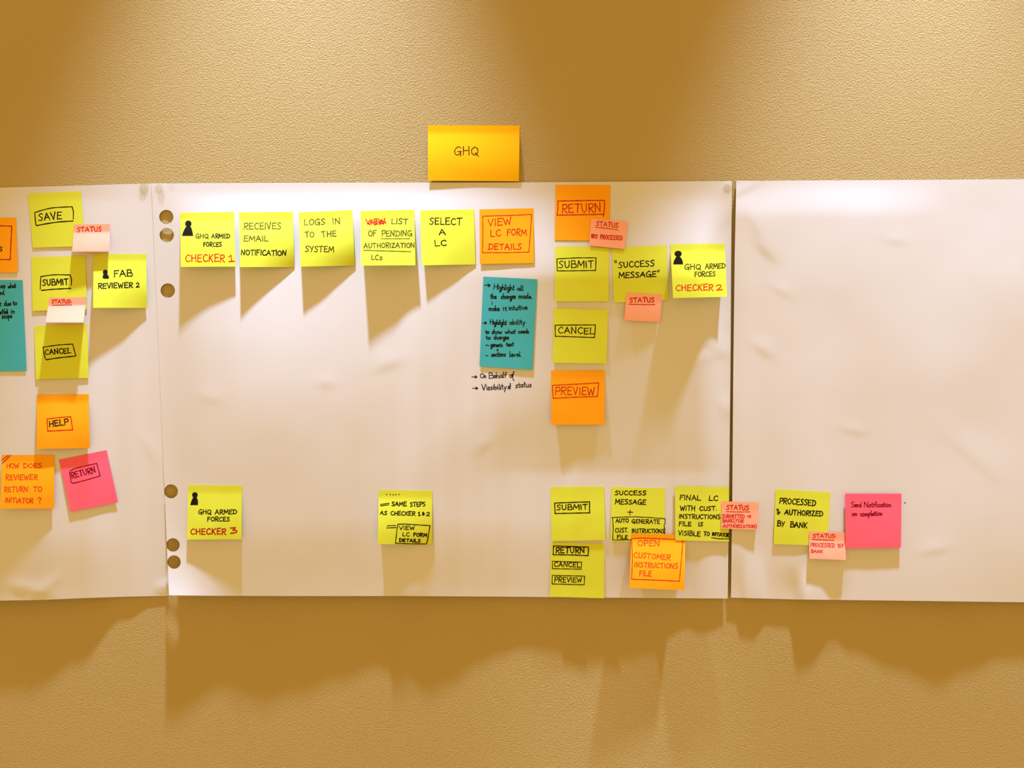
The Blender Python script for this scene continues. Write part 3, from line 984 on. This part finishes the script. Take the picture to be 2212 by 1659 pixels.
n = Note('yellow', [(1191, 1171.4), (1305.5, 1174.3), (1304.5, 1292.4), (1187.7, 1288.7)],
         'yellow note listing RETURN, CANCEL and PREVIEW boxes, hanging over the sheet bottom', 4, 3, crop=B6)
n.line([(152, 885), (400, 893), (600, 900), (595, 1008), (400, 1000), (147, 997), (152, 885)], wd=2.4)
n.line([(137, 1080), (512, 1092), (508, 1182), (138, 1175), (137, 1080)], wd=1.8, kind='drawn_box#2')
n.line([(135, 1262), (550, 1270), (545, 1382), (300, 1375), (133, 1370), (135, 1262)], wd=1.9, kind='drawn_box#3')
n.T('RETURN', 180, 975, 548, 975, 68, wd=2.5).T('CANCEL', 158, 1145, 492, 1158, 58, wd=2.0).T('PREVIEW', 162, 1345, 515, 1350, 60, wd=2.0).done()

n = Note('yellow', [(1189, 1052.3), (1304.5, 1050.8), (1307.6, 1166.4), (1191.4, 1168.7)],
         'yellow note reading SUBMIT in a box, in the bottom row of the middle sheet', 3, 3.5, crop=B6)
n.line([(167, 335), (400, 327), (615, 320), (612, 410), (617, 460), (400, 465), (172, 470), (167, 335)], wd=2.4)
n.T('SUBMIT', 192, 425, 588, 415, 65, wd=2.3).done()

n = Note('yellow', [(1321, 1051.9), (1436.3, 1054.5), (1435.8, 1171.8), (1318.9, 1169.2)],
         'yellow note reading SUCCESS MESSAGE + AUTO GENERATE CUST. INSTRUCTIONS FILE', 3, 2, crop=B7)
n.T('SUCCESS', 175, 240, 585, 243, 54, wd=2.2).T('MESSAGE', 178, 362, 585, 365, 60, wd=2.2)
n.line([(343, 468), (412, 470)], wd=2, kind='lettering').line([(378, 443), (372, 505)], wd=2, kind='lettering')
n.line([(130, 540), (300, 533), (450, 530), (640, 540), (835, 555)], wd=1.8).line([(835, 555), (840, 600), (828, 650), (836, 700), (832, 760)], wd=1.8, curve=True)
n.line([(143, 545), (152, 680), (145, 835)], wd=1.8).line([(145, 838), (390, 838)], wd=1.8)
n.T('AUTO', 185, 605, 355, 603, 48, wd=2.0).T('GENERATE', 398, 612, 768, 622, 50, wd=2.0).T('CUST.', 178, 738, 352, 735, 56, wd=2.0)
n.T('INSTRUCTIONS', 398, 740, 828, 745, 50, wd=2.0).T('FILE', 202, 822, 343, 825, 47, wd=2.1).done()

n = Note('orange', [(1363.8, 1152.1), (1480.7, 1155.3), (1478.7, 1275.3), (1360.2, 1270)],
         'orange note reading OPEN CUSTOMER INSTRUCTIONS FILE in a red box', 21, 19, 2, vs=0.12, crop=B7)
n.line([(395, 820), (550, 812), (800, 822), (1075, 835)], 'red', 2.0).line([(1075, 835), (1065, 1000), (1030, 1388)], 'red', 1.9)
n.line([(1030, 1385), (700, 1370), (395, 1358)], 'red', 2.0).line([(395, 1358), (408, 1100), (395, 820)], 'red', 1.9)
n.T('OPEN', 475, 915, 765, 920, 74, 'orange_red', 2.2).T('CUSTOMER', 423, 1070, 905, 1105, 66, 'orange_red', 2.2)
n.T('INSTRUCTIONS', 430, 1195, 1005, 1218, 63, 'orange_red', 2.2).T('FILE', 497, 1312, 660, 1318, 66, 'orange_red', 2.2).done()

n = Note('yellow', [(1457.9, 1050.3), (1575, 1052.3), (1574.7, 1169.6), (1458.7, 1167.2)],
         'yellow note reading FINAL LC WITH CUST. INSTRUCTIONS FILE IS VISIBLE TO INITIATOR', 3, 3, crop=B7)
n.T('FINAL', 1035, 303, 1310, 312, 62, wd=2.2).T('LC', 1420, 315, 1540, 318, 60, wd=2.2).T('WITH', 1040, 443, 1238, 448, 60, wd=2.2).T('CUST.', 1297, 448, 1525, 445, 54, wd=2.2)
n.T('INSTRUCTIONS', 1025, 550, 1572, 560, 54, wd=2.1).T('FILE', 1023, 650, 1185, 652, 55, wd=2.2).T('IS', 1283, 655, 1340, 655, 50, wd=2.2)
n.T('VISIBLE', 1015, 770, 1305, 788, 60, wd=2.1).T('TO', 1355, 780, 1428, 782, 52, wd=2.2).T('INITIATOR', 1465, 780, 1684, 798, 44, wd=2.1)
n.line([(1455, 808), (1560, 822), (1684, 825)], wd=2.0, kind='underline').done()

n = Note('salmon', [(1558.8, 1082.6), (1639.4, 1085.8), (1636.6, 1144.7), (1557.7, 1141.8)],
         'small salmon note reading STATUS SUBMITTED TO BANK (FOR AUTHORIZATION), bridging the gap between sheets', 4, 4, vs=0.3, crop=B7, bridging=True)
n.T('STATUS', 1655, 435, 1950, 440, 58, 'red', 2.2).line([(1652, 462), (1800, 466), (1965, 465)], 'red', 1.8, kind='underline')
K_ = 'pink_red'
n.T('SUBMITTED', 1597, 543, 1895, 548, 45, K_, 1.9).T('TO', 1930, 543, 1978, 543, 32, K_, 1.9).T('BANK', 1605, 605, 1740, 605, 45, K_, 1.9)
n.T('(', 1753, 612, 1768, 612, 60, K_, 1.8).T('FOR', 1778, 605, 1878, 607, 42, K_, 1.9).T('AUTHORIZATION', 1605, 672, 2030, 678, 40, K_, 1.9).T(')', 2035, 680, 2052, 680, 45, K_, 1.8).done()

# --- right sheet
n = Note('yellow', [(1675.4, 1056.4), (1793.7, 1063.4), (1787.6, 1179.1), (1671, 1175.3)],
         'yellow note reading PROCESSED & AUTHORIZED BY BANK, on the right sheet', 4, 3, crop=B8)
n.T('PROCESSED', 283, 308, 792, 342, 74, wd=2.4).T('&', 252, 468, 298, 460, 85, wd=2.3).T('AUTHORIZED', 357, 465, 893, 488, 68, wd=2.5)
n.T('BY', 252, 622, 352, 630, 68, wd=2.5).T('BANK', 437, 640, 672, 652, 70, wd=2.5).done()

n = Note('salmon', [(1747.6, 1148), (1825.7, 1149.9), (1827.2, 1209.8), (1748.7, 1206.8)],
         'small salmon note reading STATUS: PROCESSED BY BANK, on the right sheet', 5.2, 5, vs=0.32, crop=B8)
n.T('STATUS:', 755, 790, 1080, 790, 50, 'red', 2.0).line([(742, 815), (900, 822), (1048, 825)], 'red', 2.0, kind='underline')
n.T('PROCESSED', 722, 918, 1058, 923, 50, K_, 1.8).T('BY', 1110, 928, 1185, 922, 48, K_, 1.8).T('BANK', 727, 998, 893, 1005, 40, K_, 1.9).done()

n = Note('pink', [(1825.5, 1066.4), (1947.4, 1066.4), (1946.3, 1182.9), (1826.8, 1184.8)],
         'square hot pink note reading Send Notification on completion, on the right sheet', 3.5, 3.5, 0.5, crop=B8)
n.T('Send', 1290, 360, 1435, 362, 74, 'maroon', 2.0).T('Notification', 1475, 362, 1855, 358, 74, 'maroon', 2.0)
n.T('on', 1302, 480, 1378, 480, 66, 'maroon', 2.2).T('completion', 1420, 488, 1730, 478, 72, 'maroon', 2.1).done()


# --- writing straight on the sheets
def sheet_ink(lift):
    return Ink(lambda x, y: P(x, y, lift(x, y) + 0.12))


k = sheet_ink(lift_mid)
for s, x0, y0, x1, y1, h in (('On', 212, 1352, 288, 1352, 56), ('Behalf', 320, 1357, 540, 1345, 66), ('of', 578, 1345, 630, 1345, 66),
                             ('Vissibility', 235, 1502, 540, 1490, 70), ('of', 560, 1490, 596, 1485, 62), ('status', 650, 1472, 848, 1462, 68)):
    k.text(s, 1000 + x0 / 5.72, 580 + y0 / 5.72, 1000 + x1 / 5.72, 580 + y1 / 5.72, h / 5.72, 2.0)
k.stroke([(1000 + x / 5.72, 580 + y / 5.72) for x, y in ((630, 1385), (618, 1365), (606, 1310))], 1.9)
k.build('lettering', 'navy', sheet_mid, Vector((0, 0, 0)))
for (xa, ya) in ((110, 1338), (120, 1478)):
    k = sheet_ink(lift_mid)
    for seg in ([(xa, ya), (xa + 62, ya + 2)], [(xa + 40, ya - 14), (xa + 64, ya + 2), (xa + 40, ya + 16)]):
        k.stroke([(1000 + x / 5.72, 580 + y / 5.72) for x, y in seg], 2.0)
    k.build('arrow', 'navy', sheet_mid, Vector((0, 0, 0)))
k = sheet_ink(lift_right)
k.dot(1954.6, 1086.0, 1.5)
k.build('ink_dot', 'black', sheet_right, Vector((0, 0, 0)))
